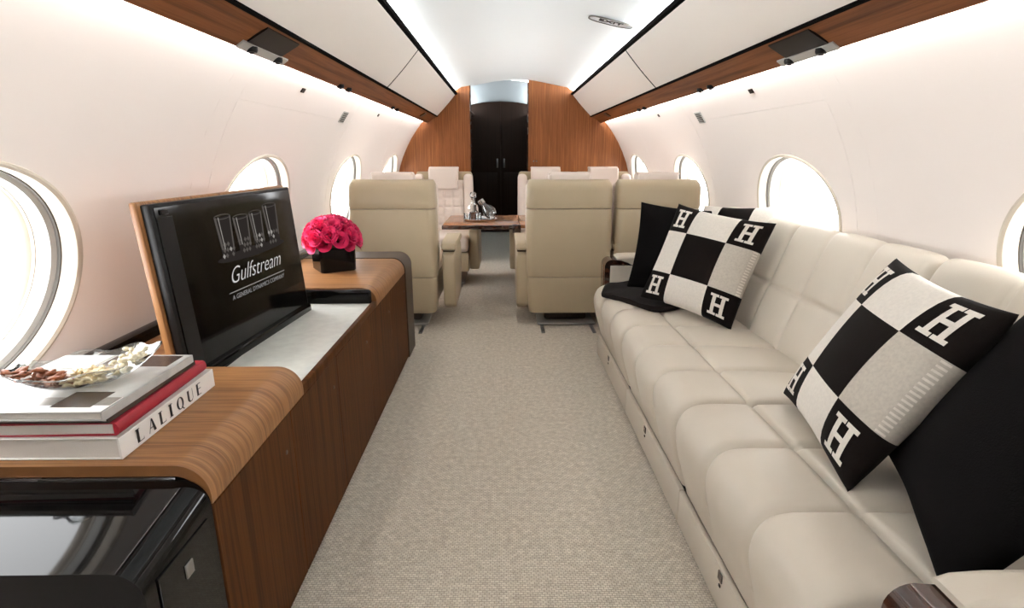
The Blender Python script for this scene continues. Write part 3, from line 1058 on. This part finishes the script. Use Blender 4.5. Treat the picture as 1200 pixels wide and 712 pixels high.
def cushion(name, prof_pts, ya, yb, ytufts, tufts, parent, puff=0.012, groove=0.013, gw=0.011, cross_from=0.0, endr=0.03):
    """profile swept along Y, with sewn-in lines: ytufts (positions along Y), tufts (positions along the profile)"""
    NP, NY = 84, 78
    pr, L = path(prof_pts, NP)
    nrm = []
    for i in range(NP + 1):
        a, b = pr[max(0, i - 1)], pr[min(NP, i + 1)]
        tx, tz = b[0] - a[0], b[1] - a[1]
        l = math.hypot(tx, tz)
        nrm.append((-tz / l, tx / l))
    ylines = sorted([ya, yb] + list(ytufts))
    plines = sorted([0.0, L] + list(tufts))

    def cell(val, lines):
        for a, b in zip(lines[:-1], lines[1:]):
            if a <= val <= b:
                return (val - a) / (b - a)
        return 0
    v = []
    for i in range(NP + 1):
        s = L * i / NP
        for j in range(NY + 1):
            y = ya + (yb - ya) * j / NY
            cu = cell(y, ylines)
            cv_ = cell(s, plines)
            d = puff * (1 - abs(2 * cu - 1) ** 2.5) * (1 - abs(2 * cv_ - 1) ** 2.5 * (1 if tufts else 0))
            for q in ytufts:
                if s > cross_from:
                    d -= groove * math.exp(-((y - q) / gw) ** 2)
            for q in tufts:
                d -= groove * math.exp(-((s - q) / gw) ** 2)
            ed = min(y - ya, yb - y)
            if ed < endr:
                d -= endr * 0.8 * (1 - math.sqrt(max(0, 1 - (1 - ed / endr) ** 2)))
            v.append((pr[i][0] + nrm[i][0] * d, y, pr[i][1] + nrm[i][1] * d))
    f = [(i * (NY + 1) + j, (i + 1) * (NY + 1) + j, (i + 1) * (NY + 1) + j + 1, i * (NY + 1) + j + 1) for i in range(NP) for j in range(NY)]
    # close the ends and the underside
    f.append(tuple(i * (NY + 1) for i in range(NP + 1)))
    f.append(tuple(i * (NY + 1) + NY for i in range(NP, -1, -1)))
    f.append(tuple(range(NY, -1, -1)) + tuple(NP * (NY + 1) + j for j in range(NY + 1)))
    return pyd(name, v, f, 'leather', parent, ang=75)


seat_prof = [(0.455, 0.132), (0.440, 0.20), (0.412, 0.30), (0.405, 0.37), (0.440, 0.425), (0.52, 0.432), (0.70, 0.428), (0.85, 0.420), (0.965, 0.412)]
back_prof = [(0.955, 0.395), (0.965, 0.45), (1.00, 0.56), (1.045, 0.69), (1.085, 0.80), (1.115, 0.862), (1.155, 0.872), (1.19, 0.835)]
_, SL = path(seat_prof, 84)
for k in range(3):
    a, b = SY0 + CW * k, SY0 + CW * (k + 1)
    # arc length at which the lengthwise seam lies (x = 0.63)
    cushion('seat_cushion', seat_prof, a + 0.001, b - 0.001, [a + CW / 3, a + 2 * CW / 3], [SL - 0.335], sofa, 0.012, 0.012, 0.010, 0.10, 0.03)
    cushion('back_cushion', back_prof, a + 0.001, b - 0.001, [a + CW / 3, a + 2 * CW / 3], [0.235], sofa, 0.009, 0.009, 0.010, 0.0, 0.035)
    bp = box('base_panel', 0.440, 0.458, a + 0.0015, b - 0.0015, 0.012, 0.128, 'leather', sofa, 0.004, 2)
    ym = (a + b) / 2 + 0.04
    lt = box('latch', 0.4365, 0.441, ym - 0.013, ym + 0.013, 0.096, 0.122, 'darkwood', bp, 0.002, 1)
    box('latch_button', 0.4375, 0.441, ym - 0.005, ym + 0.005, 0.078, 0.086, 'darkpl', bp, 0.001, 1)
box('base_box', 0.458, 1.04, SY0, SY1, 0.0, 0.131, 'black', sofa)
box('seat_frame', 0.50, 0.955, SY0 + 0.04, SY1 - 0.04, 0.131, 0.38, 'chair', sofa)


def sofa_arm(ya, yb, inner, yc, dx=0.0):
    # wooden body with a rounded front, inlaid end disc, soft pad that dips towards the front
    prof = [(0.50, 0.13), (0.474, 0.16), (0.468, 0.50)] + arc(0.508, 0.525, 0.040, 180, 90, 6) + [(0.56, 0.560), (0.60, 0.548), (0.62, 0.535), (1.11, 0.535), (1.11, 0.13)]
    prof = [(x + (dx if x < 1 else 0), z) for x, z in prof]
    ar = prism_y('arm', prof, ya, yb, 'darkwood', sofa)
    box('inlay', 0.4665 + dx, 0.470 + dx, ya + 0.025, yb - 0.025, 0.30, 0.53, 'burl', ar, 0.002, 1)
    yl = ya - 0.0012 if inner > 0 else yb + 0.0012
    lathe('arm_inlay', [(0.0, 0.0015), (0.030, 0.0015), (0.033, 0.0)], 'burl', ar, (0.512 + dx, yl, 0.505), 24, mx=Matrix.Rotation(PI / 2 if inner > 0 else -PI / 2, 4, 'X'))
    top = [(0.535, 0.575), (0.555, 0.585), (0.60, 0.588), (0.66, 0.588), (1.12, 0.588)]
    bot = [(1.12, 0.536), (0.66, 0.536), (0.625, 0.536), (0.60, 0.549), (0.56, 0.562), (0.535, 0.565)]
    top, bot = [[(x + (dx if x < 1 else 0), z) for x, z in q] for q in (top, bot)]
    o = prism_y('arm_pad', top + bot, ya - 0.006, yb + 0.006, 'leather', sofa, ang=50)
    bmx = bmesh.new()
    bmx.from_mesh(o.data)
    bmesh.ops.bevel(bmx, geom=[e for e in bmx.edges if abs(e.verts[0].co.y - e.verts[1].co.y) < 1e-6 and e.verts[0].co.z + wloc(sofa).z > 0.57 and e.verts[1].co.z > 0.57], offset=0.014, segments=3, profile=0.5, affect='EDGES')
    bmx.to_mesh(o.data)
    bmx.free()
    yi = (yb + 0.0005, yc) if inner > 0 else (yc, ya - 0.0005)
    box('arm_inner_panel', 0.50, 1.09, yi[0], yi[1], 0.135, 0.40 if inner > 0 else 0.532, 'leather', sofa, 0.002, 1)


sofa_arm(0.585, 0.645, 1, 0.742, -0.040)
sofa_arm(3.115, 3.235, -1, 3.109)


# ------------------------------------------------------------------ cushions
def pillow_fn(c, yaw, tilt, roll, s, T, ear=0.07):
    n0 = Vector((math.cos(yaw), math.sin(yaw), 0))
    e = Vector((-n0.y, n0.x, 0))
    u = Vector((0, 0, 1)) * math.cos(tilt) - n0 * math.sin(tilt)
    nn = n0 * math.cos(tilt) + Vector((0, 0, 1)) * math.sin(tilt)
    e2 = e * math.cos(roll) + u * math.sin(roll)
    u2 = u * math.cos(roll) - e * math.sin(roll)
    c = Vector(c)

    def fn(a, b, side, off=0.0):
        x = a * (1 - ear * (1 - b * b) * abs(a))
        y = b * (1 - ear * (1 - a * a) * abs(b))
        q = max(0.0, (1 - a * a) * (1 - b * b))
        th = T * q ** 0.42
        wob = 0.006 * math.sin(3.1 * a + 1.3 * b + c.x * 9) * (q ** 0.3)
        return c + e2 * (x * s / 2) + u2 * (y * s / 2) + nn * (side * (th / 2 + off) + wob)
    return fn


def pillow(name, label, cat, c, yaw, tilt, roll, s, T, mats, check=False, group=None, stitches=(), ear=0.07, letters=True):
    fn = pillow_fn(c, yaw, tilt, roll, s, T, ear)
    g = [-1, -.985, -.95, -.90, -.82, -.72, -.62, -.52, -.42, -.30, -.18, -.06, .06, .18, .30, .42, .52, .62, .72, .82, .90, .95, .985, 1]
    n = len(g)
    t = thing(name, label, cat, (c[0], c[1], c[2] - s / 2), group=group)
    v, f, mi = [], [], []
    for side in (1, -1):
        b0 = len(v)
        for a in g:
            for b in g:
                v.append(fn(a, b, side))
        for i in range(n - 1):
            for j in range(n - 1):
                f.append((b0 + i * n + j, b0 + (i + 1) * n + j, b0 + (i + 1) * n + j + 1, b0 + i * n + j + 1))
                am, bm_ = (g[i] + g[i + 1]) / 2, (g[j] + g[j + 1]) / 2
                if check:
                    ka, kb = (am > -.42) + (am > .42), (bm_ > -.42) + (bm_ > .42)
                    if (ka + kb) % 2 == 0:
                        mi.append(0)
                    else:
                        mi.append(2 if (ka, kb) == (2, 1) else 1)
                else:
                    mi.append(0)
    body = pyd('cover', v, f, mats, t, mi=mi, ang=80)
    bm = bmesh.new()
    bm.from_mesh(body.data)
    bmesh.ops.remove_doubles(bm, verts=bm.verts, dist=0.0004)
    bmesh.ops.recalc_face_normals(bm, faces=bm.faces)
    bm.to_mesh(body.data)
    bm.free()
    if check and letters:
        # serifed letter H knitted into each corner square
        H = [(-.62, -.86, -.28, .86), (.28, -.86, .62, .86), (-.3, -.14, .3, .14), (-.86, .76, -.04, 1.0), (.04, .76, .86, 1.0), (-.86, -1.0, -.04, -.76), (.04, -1.0, .86, -.76)]
        for ca in (-.70, .70):
            for cb in (-.70, .70):
                hv, hf = [], []
                for (x0, y0, x1, y1) in H:
                    b0 = len(hv)
                    K = 5
                    for i in range(K + 1):
                        for j in range(K + 1):
                            a = ca + 0.19 * (x0 + (x1 - x0) * i / K)
                            b = cb + 0.19 * (y0 + (y1 - y0) * j / K)
                            hv.append(fn(a, b, 1, 0.0022))
                    for i in range(K):
                        for j in range(K):
                            hf.append((b0 + i * 6 + j, b0 + (i + 1) * 6 + j, b0 + (i + 1) * 6 + j + 1, b0 + i * 6 + j + 1))
                pyd('letter_h', hv, hf, 'wool_w', t, fix=False)
        sv, sf = [], []
        for (edge, lo, hi) in stitches:
            K = 17
            for k in range(K):
                b = lo + (hi - lo) * (k + 0.5) / K
                d = (hi - lo) / K * 0.22
                i = len(sv)
                for (p, q) in ((0.935, b - d), (0.935, b + d), (0.995, b + d), (0.995, b - d)):
                    a_, b_ = (p, q) if edge == 'r' else ((-p, q) if edge == 'l' else ((q, p) if edge == 't' else (q, -p)))
                    sv.append(fn(a_, b_, 1, 0.0035))
                sf.append((i, i + 1, i + 2, i + 3))
        if sv:
            pyd('whipstitch', sv, sf, 'wool_w', t, fix=False)
    return t


rad = math.radians
pillow('check_cushion', 'black and ecru checked H cushion leaning by the dark throw', 'cushion', (0.794, 2.464, 0.672), rad(-138.8), rad(23.6), rad(-6.5), 0.485, 0.150, ['wool_b', 'wool_w', 'wool_g'], True, 'checked cushions on the sofa', [('r', -.42, .42)])
pillow('check_cushion', 'black and ecru checked H cushion with cream stitched edge beside the large black cushion', 'cushion', (0.804, 1.27, 0.652), rad(-189.2), rad(28.7), rad(-2.8), 0.485, 0.155, ['wool_b', 'wool_w', 'wool_g'], True, 'checked cushions on the sofa', [('r', -.42, .42)])
pillow('plain_cushion', 'plain black cushion standing behind the checked cushion at the far arm of the sofa', 'cushion', (0.80, 2.86, 0.665), rad(-112), rad(16), rad(-4), 0.46, 0.12, ['blk_f'])
pillow('check_cushion', 'dark checked cushion tucked behind the H cushion, its top edge peeping out under the window', 'cushion', (1.00, 2.70, 0.70), rad(-150), rad(22), rad(4), 0.44, 0.11, ['wool_w', 'wool_b', 'wool_b'], True, 'checked cushions on the sofa', letters=False)
pillow('plain_cushion', 'large plain black cushion leaning beside the near sofa arm', 'cushion', (0.812, 0.900, 0.672), rad(-205), rad(28), rad(0), 0.50, 0.15, ['blk_f'])

# folded throw lying on the seat
tv_, tf_ = [], []
outl = [(0.395, 2.83), (0.44, 2.95), (0.52, 3.03), (0.66, 3.06), (0.80, 3.02), (0.86, 2.80), (0.80, 2.60), (0.70, 2.50), (0.585, 2.455), (0.52, 2.58), (0.44, 2.72)]
no = len(outl)
rings = [1.0, 0.985, 0.9, 0.7, 0.45, 0.2]
cxx, cyy = 0.62, 2.78
sub = []
for i in range(no):
    a, b = outl[i], outl[(i + 1) % no]
    for k in range(4):
        sub.append((a[0] + (b[0] - a[0]) * k / 4, a[1] + (b[1] - a[1]) * k / 4))
for _ in range(2):
    sub = [((sub[i - 1][0] + 2 * sub[i][0] + sub[(i + 1) % len(sub)][0]) / 4, (sub[i - 1][1] + 2 * sub[i][1] + sub[(i + 1) % len(sub)][1]) / 4) for i in range(len(sub))]
ns = len(sub)
for j, r in enumerate([0.99] + rings):
    for x, y in sub:
        xx, yy2 = cxx + (x - cxx) * r, cyy + (y - cyy) * r
        z = 0.4385 if j == 0 else (0.447 if j == 1 else 0.462 + 0.004 * math.sin(xx * 30 + yy2 * 17) + 0.003 * math.sin(yy2 * 41 - xx * 11))
        if xx < 0.45:
            z -= (0.45 - xx) * 0.35
        tv_.append((xx, yy2, z))
for j in range(len(rings)):
    for i in range(ns):
        tf_.append((j * ns + i, j * ns + (i + 1) % ns, (j + 1) * ns + (i + 1) % ns, (j + 1) * ns + i))
tf_.append(tuple(range(len(rings) * ns, (len(rings) + 1) * ns)))
tf_.append(tuple(range(ns - 1, -1, -1)))
tag(pyd('throw_blanket', tv_, tf_, 'throw', ang=70), 'dark brown wool throw folded flat on the sofa seat by the far arm', 'throw')


# ------------------------------------------------------------------ chairs
def chair(label, loc, rotz, hw, al, ar, low, group, seat_m='chair'):
    """occupant looks along local +Y; rear of the back at y = 0; al/ar = outer edge of the left/right arm"""
    t = thing('cabin_chair', label, 'chair', loc, rotz, group)
    B = lambda nm, x0, x1, y0, y1, z0, z1, m, r=0.02, seg=3, par=t: box(nm, x0, x1, y0, y1, z0, z1, m, par, r, seg, True)
    # floor fittings
    for x in (-0.17, 0.17):
        B('floor_rail', x - 0.012, x + 0.012, -0.10, 0.62, 0.0, 0.008, 'satin', 0.002, 1)
    B('base_plate', -0.20, 0.20, 0.06, 0.55, 0.008, 0.022, 'rim2', 0.005, 2)
    B('pedestal', -0.15, 0.15, 0.14, 0.50, 0.022, 0.16, 'endcap', 0.02, 2)
    # back shell in three upholstered panels
    rear = lambda z: 0.02 - 0.02 * math.sin(PI * min(1, max(0, (z - 0.12) / 0.86)))

    def shell(nm, z0, z1, h0, h1, d):
        N = 14
        K = 8
        v, f = [], []
        for j in range(K + 1):
            z = z0 + (z1 - z0) * j / K
            h = h0 + (h1 - h0) * j / K
            ed = min(1.0, min(z - z0, z1 - z) / 0.012) if z1 < 0.97 else min(1.0, (z - z0) / 0.012)
            top = 1.0
            if z1 > 0.97:
                q = max(0, (z - (z1 - 0.05)) / 0.05)
                top = 1 - 0.06 * q * q
            y0 = rear(z) + (1 - ed) * 0.006 + (0.035 * max(0, (z - (z1 - 0.05)) / 0.05) ** 2 if z1 > 0.97 else 0)
            hh = h * top - (1 - ed) * 0.004
            row = []
            rr = 0.055
            for k in range(N + 1):   # rear outline, rounded corners
                q = k / N
                if q < 0.3:
                    a = PI - (q / 0.3) * PI / 2
                    x, y = -hh + rr + rr * math.cos(a), y0 + rr - rr * math.sin(a)
                elif q > 0.7:
                    a = PI / 2 - ((q - 0.7) / 0.3) * PI / 2
                    x, y = hh - rr + rr * math.cos(a), y0 + rr - rr * math.sin(a)
                else:
                    x = -hh + rr + (q - 0.3) / 0.4 * (2 * hh - 2 * rr)
                    y = y0
                row.append((x, y, z))
            row.append((hh, d, z))
            row.append((-hh, d, z))
            v += row
        M_ = N + 3
        for j in range(K):
            for k in range(M_):
                f.append((j * M_ + k, j * M_ + (k + 1) % M_, (j + 1) * M_ + (k + 1) % M_, (j + 1) * M_ + k))
        f.append(tuple(range(M_)))
        f.append(tuple(range(K * M_, K * M_ + M_)))
        return pyd(nm, v, f, 'chair', t, True, ang=50)
    shell('lower_back_panel', 0.105, 0.352, low, hw - 0.004, 0.15)
    shell('middle_back_panel', 0.356, 0.803, hw - 0.003, hw, 0.13)
    shell('upper_back_panel', 0.807, 0.988, hw, hw - 0.006, 0.15)
    # quilted front of the back
    rows_u, rows_v = lin(-1, 1, 44), lin(0, 1, 52)

    def q_front(a, b):
        x = a * (hw - 0.075)
        z = 0.42 + 0.50 * b
        gx = abs((a * 2.5 + 0.5) % 1 - 0.5) * 2
        gz = abs((b * 6 + 0.5) % 1 - 0.5) * 2
        p = 0.012 * ((1 - gx ** 1) ** 0.35 * 0 + min(1, gx * 3) * min(1, gz * 3))
        e = min(1.0, (1 - abs(a)) * 10, min(b, 1 - b) * 14)
        return (x, 0.13 + 0.055 * max(0, e) ** 0.5 + p * max(0, e), z)
    grid('back_cushion', q_front, rows_u, rows_v, 'chair_l', t, True, ang=80)
    B('side_bolster', -hw, -hw + 0.085, 0.11, 0.22, 0.42, 0.97, 'chair_l', 0.035, 4)
    B('side_bolster', hw - 0.085, hw, 0.11, 0.22, 0.42, 0.97, 'chair_l', 0.035, 4)
    hr = B('headrest', -0.135, 0.135, 0.085, 0.235, 0.83, 1.03, 'chair_l', 0.022, 3)
    B('headrest_flap', -0.138, 0.138, 0.10, 0.165, 1.012, 1.034, 'chair_l', 0.009, 2, hr)
    # seat
    B('seat_cushion', -hw + 0.02, hw - 0.02, 0.14, 0.68, 0.32, 0.455, 'chair_l', 0.04, 4)
    B('seat_box', -hw + 0.02, hw - 0.02, 0.12, 0.64, 0.14, 0.325, 'chair', 0.02, 2)
    # arms: side shell, dark welt, pad
    for sgn, out in ((-1, al), (1, ar)):
        if out <= hw - 0.02:
            continue
        x0, x1 = sorted((sgn * (out - 0.085), sgn * out))
        v, f = [], []
        prof = [(0.055, 0.155), (0.045, 0.50), (0.11, 0.525), (0.56, 0.525), (0.615, 0.49), (0.60, 0.30), (0.54, 0.145), (0.10, 0.125)]
        n_p = len(prof)
        bm = bmesh.new()
        va = [bm.verts.new((x0, y, z)) for y, z in prof]
        vb2 = [bm.verts.new((x1, y, z)) for y, z in prof]
        bm.faces.new(va)
        bm.faces.new(vb2)
        for i in range(n_p):
            bm.faces.new((va[i], va[(i + 1) % n_p], vb2[(i + 1) % n_p], vb2[i]))
        bmesh.ops.bevel(bm, geom=list(bm.edges), offset=0.016, segments=3, profile=0.5, affect='EDGES')
        arm = bm_obj('arm', bm, 'chair', t, True, True, 50)
        B('welt', x0 + 0.003, x1 - 0.003, 0.06, 0.60, 0.520, 0.529, 'piping', 0.003, 1, arm)
        bm = bmesh.new()
        prof = [(0.04, 0.530), (0.045, 0.575), (0.12, 0.585), (0.50, 0.585), (0.60, 0.572), (0.635, 0.545), (0.615, 0.530)]
        n_p = len(prof)
        va = [bm.verts.new((x0 - 0.006, y, z)) for y, z in prof]
        vb2 = [bm.verts.new((x1 + 0.006, y, z)) for y, z in prof]
        bm.faces.new(va)
        bm.faces.new(vb2)
        for i in range(n_p):
            bm.faces.new((va[i], va[(i + 1) % n_p], vb2[(i + 1) % n_p], vb2[i]))
        bmesh.ops.bevel(bm, geom=list(bm.edges), offset=0.014, segments=3, profile=0.5, affect='EDGES')
        bm_obj('arm_pad', bm, 'chair', t, True, True, 50)
    return t


G = 'leather cabin chairs'
chair('single beige leather chair with its back to the credenza and the roses', (-0.835, 3.60, 0), 0, 0.285, 0.30, 0.40, 0.265, G)
chair('beige leather aisle chair with its back to the far sofa arm', (0.320, 3.60, 0), 0, 0.283, 0.345, 0.283, 0.262, G)
chair('beige leather window chair with its back to the black cushion on the sofa', (0.902, 3.60, 0), 0, 0.278, 0.283, 0.27, 0.21, G)
chair('single quilted cream chair by the wooden bulkhead, across the aisle from the twin seats', (-0.665, 5.45, 0), PI, 0.270, 0.335, 0.29, 0.24, G)
chair('quilted cream aisle chair of the twin pair by the wooden bulkhead', (0.280, 5.45, 0), PI, 0.258, 0.256, 0.335, 0.24, G)
chair('quilted cream window chair of the twin pair by the wooden bulkhead', (0.815, 5.45, 0), PI, 0.258, 0.256, 0.256, 0.21, G)

# ------------------------------------------------------------------ conference table and what stands on it
TZ = 0.632
tb = thing('conference_table', 'walnut table between the facing chairs, its leaf reaching across the aisle', 'table', (0.3, 4.55, 0))
box('table_top', 0.012, 1.06, 4.22, 4.90, TZ - 0.03, TZ, 'w_table', tb, 0.006, 2)
box('aisle_leaf', -0.575, 0.006, 4.20, 4.88, TZ - 0.03, TZ, 'w_table', tb, 0.006, 2)
box('leaf_edge', -0.578, 0.004, 4.192, 4.205, TZ - 0.034, TZ - 0.003, 'darkwood', tb, 0.004, 2)
box('hinge_bracket', -0.045, 0.02, 4.185, 4.215, TZ - 0.065, TZ + 0.002, 'darkwood', tb, 0.006, 2)
box('hinge_bracket', -0.045, 0.02, 4.84, 4.89, TZ - 0.065, TZ - 0.031, 'darkwood', tb, 0.006, 2)
box('pedestal', 0.55, 0.95, 4.40, 4.70, 0.0, TZ - 0.03, 'w_val', tb, 0.01, 2)

tx, ty = -0.30, 4.50
tag(lathe('serving_tray', [(0.0, TZ + 0.001), (0.125, TZ + 0.001), (0.135, TZ + 0.008), (0.142, TZ + 0.018), (0.138, TZ + 0.018), (0.128, TZ + 0.007), (0.0, TZ + 0.006)], 'steel', None, (tx, ty, 0), 36), 'round polished silver tray on the aisle leaf of the table', 'tray')
dz = TZ + 0.0065
dec = thing('decanter', 'upright square-shouldered crystal decanter with stopper on the silver tray', 'decanter', (tx - 0.055, ty + 0.01, dz))
lathe('body', [(0.0, 0.0), (0.035, 0.0), (0.040, 0.006), (0.040, 0.09), (0.034, 0.115), (0.016, 0.130), (0.014, 0.155), (0.020, 0.163)], 'crystal', dec, n=8, local=True)
lathe('liquor', [(0.0, 0.004), (0.035, 0.004), (0.036, 0.06), (0.0, 0.06)], 'liquor', dec, n=8, local=True)
lathe('stopper', [(0.010, 0.15), (0.012, 0.166), (0.024, 0.176), (0.026, 0.205), (0.018, 0.216), (0.0, 0.218)], 'crystal', dec, n=8, local=True)
dc2 = thing('ship_decanter', 'leaning faceted crystal decanter with silver collar on the tray', 'decanter', (tx + 0.05, ty - 0.005, dz))
MT = Matrix.Translation((0, 0, 0.035)) @ Matrix.Rotation(math.radians(-38), 4, 'Y')
lathe('body', [(0.0, -0.035), (0.040, -0.03), (0.052, 0.0), (0.045, 0.04), (0.022, 0.07), (0.018, 0.09)], 'crystal', dc2, n=10, local=True, mx=Matrix.Translation((0.03, 0, 0.02)) @ MT)
lathe('collar', [(0.019, 0.088), (0.026, 0.09), (0.026, 0.125), (0.0, 0.13)], 'steel', dc2, n=12, local=True, mx=Matrix.Translation((0.03, 0, 0.02)) @ MT)
for i, (gx, gy, lab) in enumerate(((-0.10, -0.055, 'low cut-glass tumbler on the tray in front of the upright decanter'), (-0.01, -0.075, 'low cut-glass tumbler at the front rim of the tray'), (0.095, -0.045, 'low cut-glass tumbler on the tray beside the leaning decanter'))):
    g = lathe('tumbler', [(0.0, 0.0), (0.022, 0.0), (0.024, 0.004), (0.028, 0.055), (0.026, 0.055), (0.022, 0.012), (0.0, 0.011)], 'crystal', None, (tx + gx, ty + gy, dz), 14)
    tag(g, lab, 'glass', 'tumblers on the silver tray')
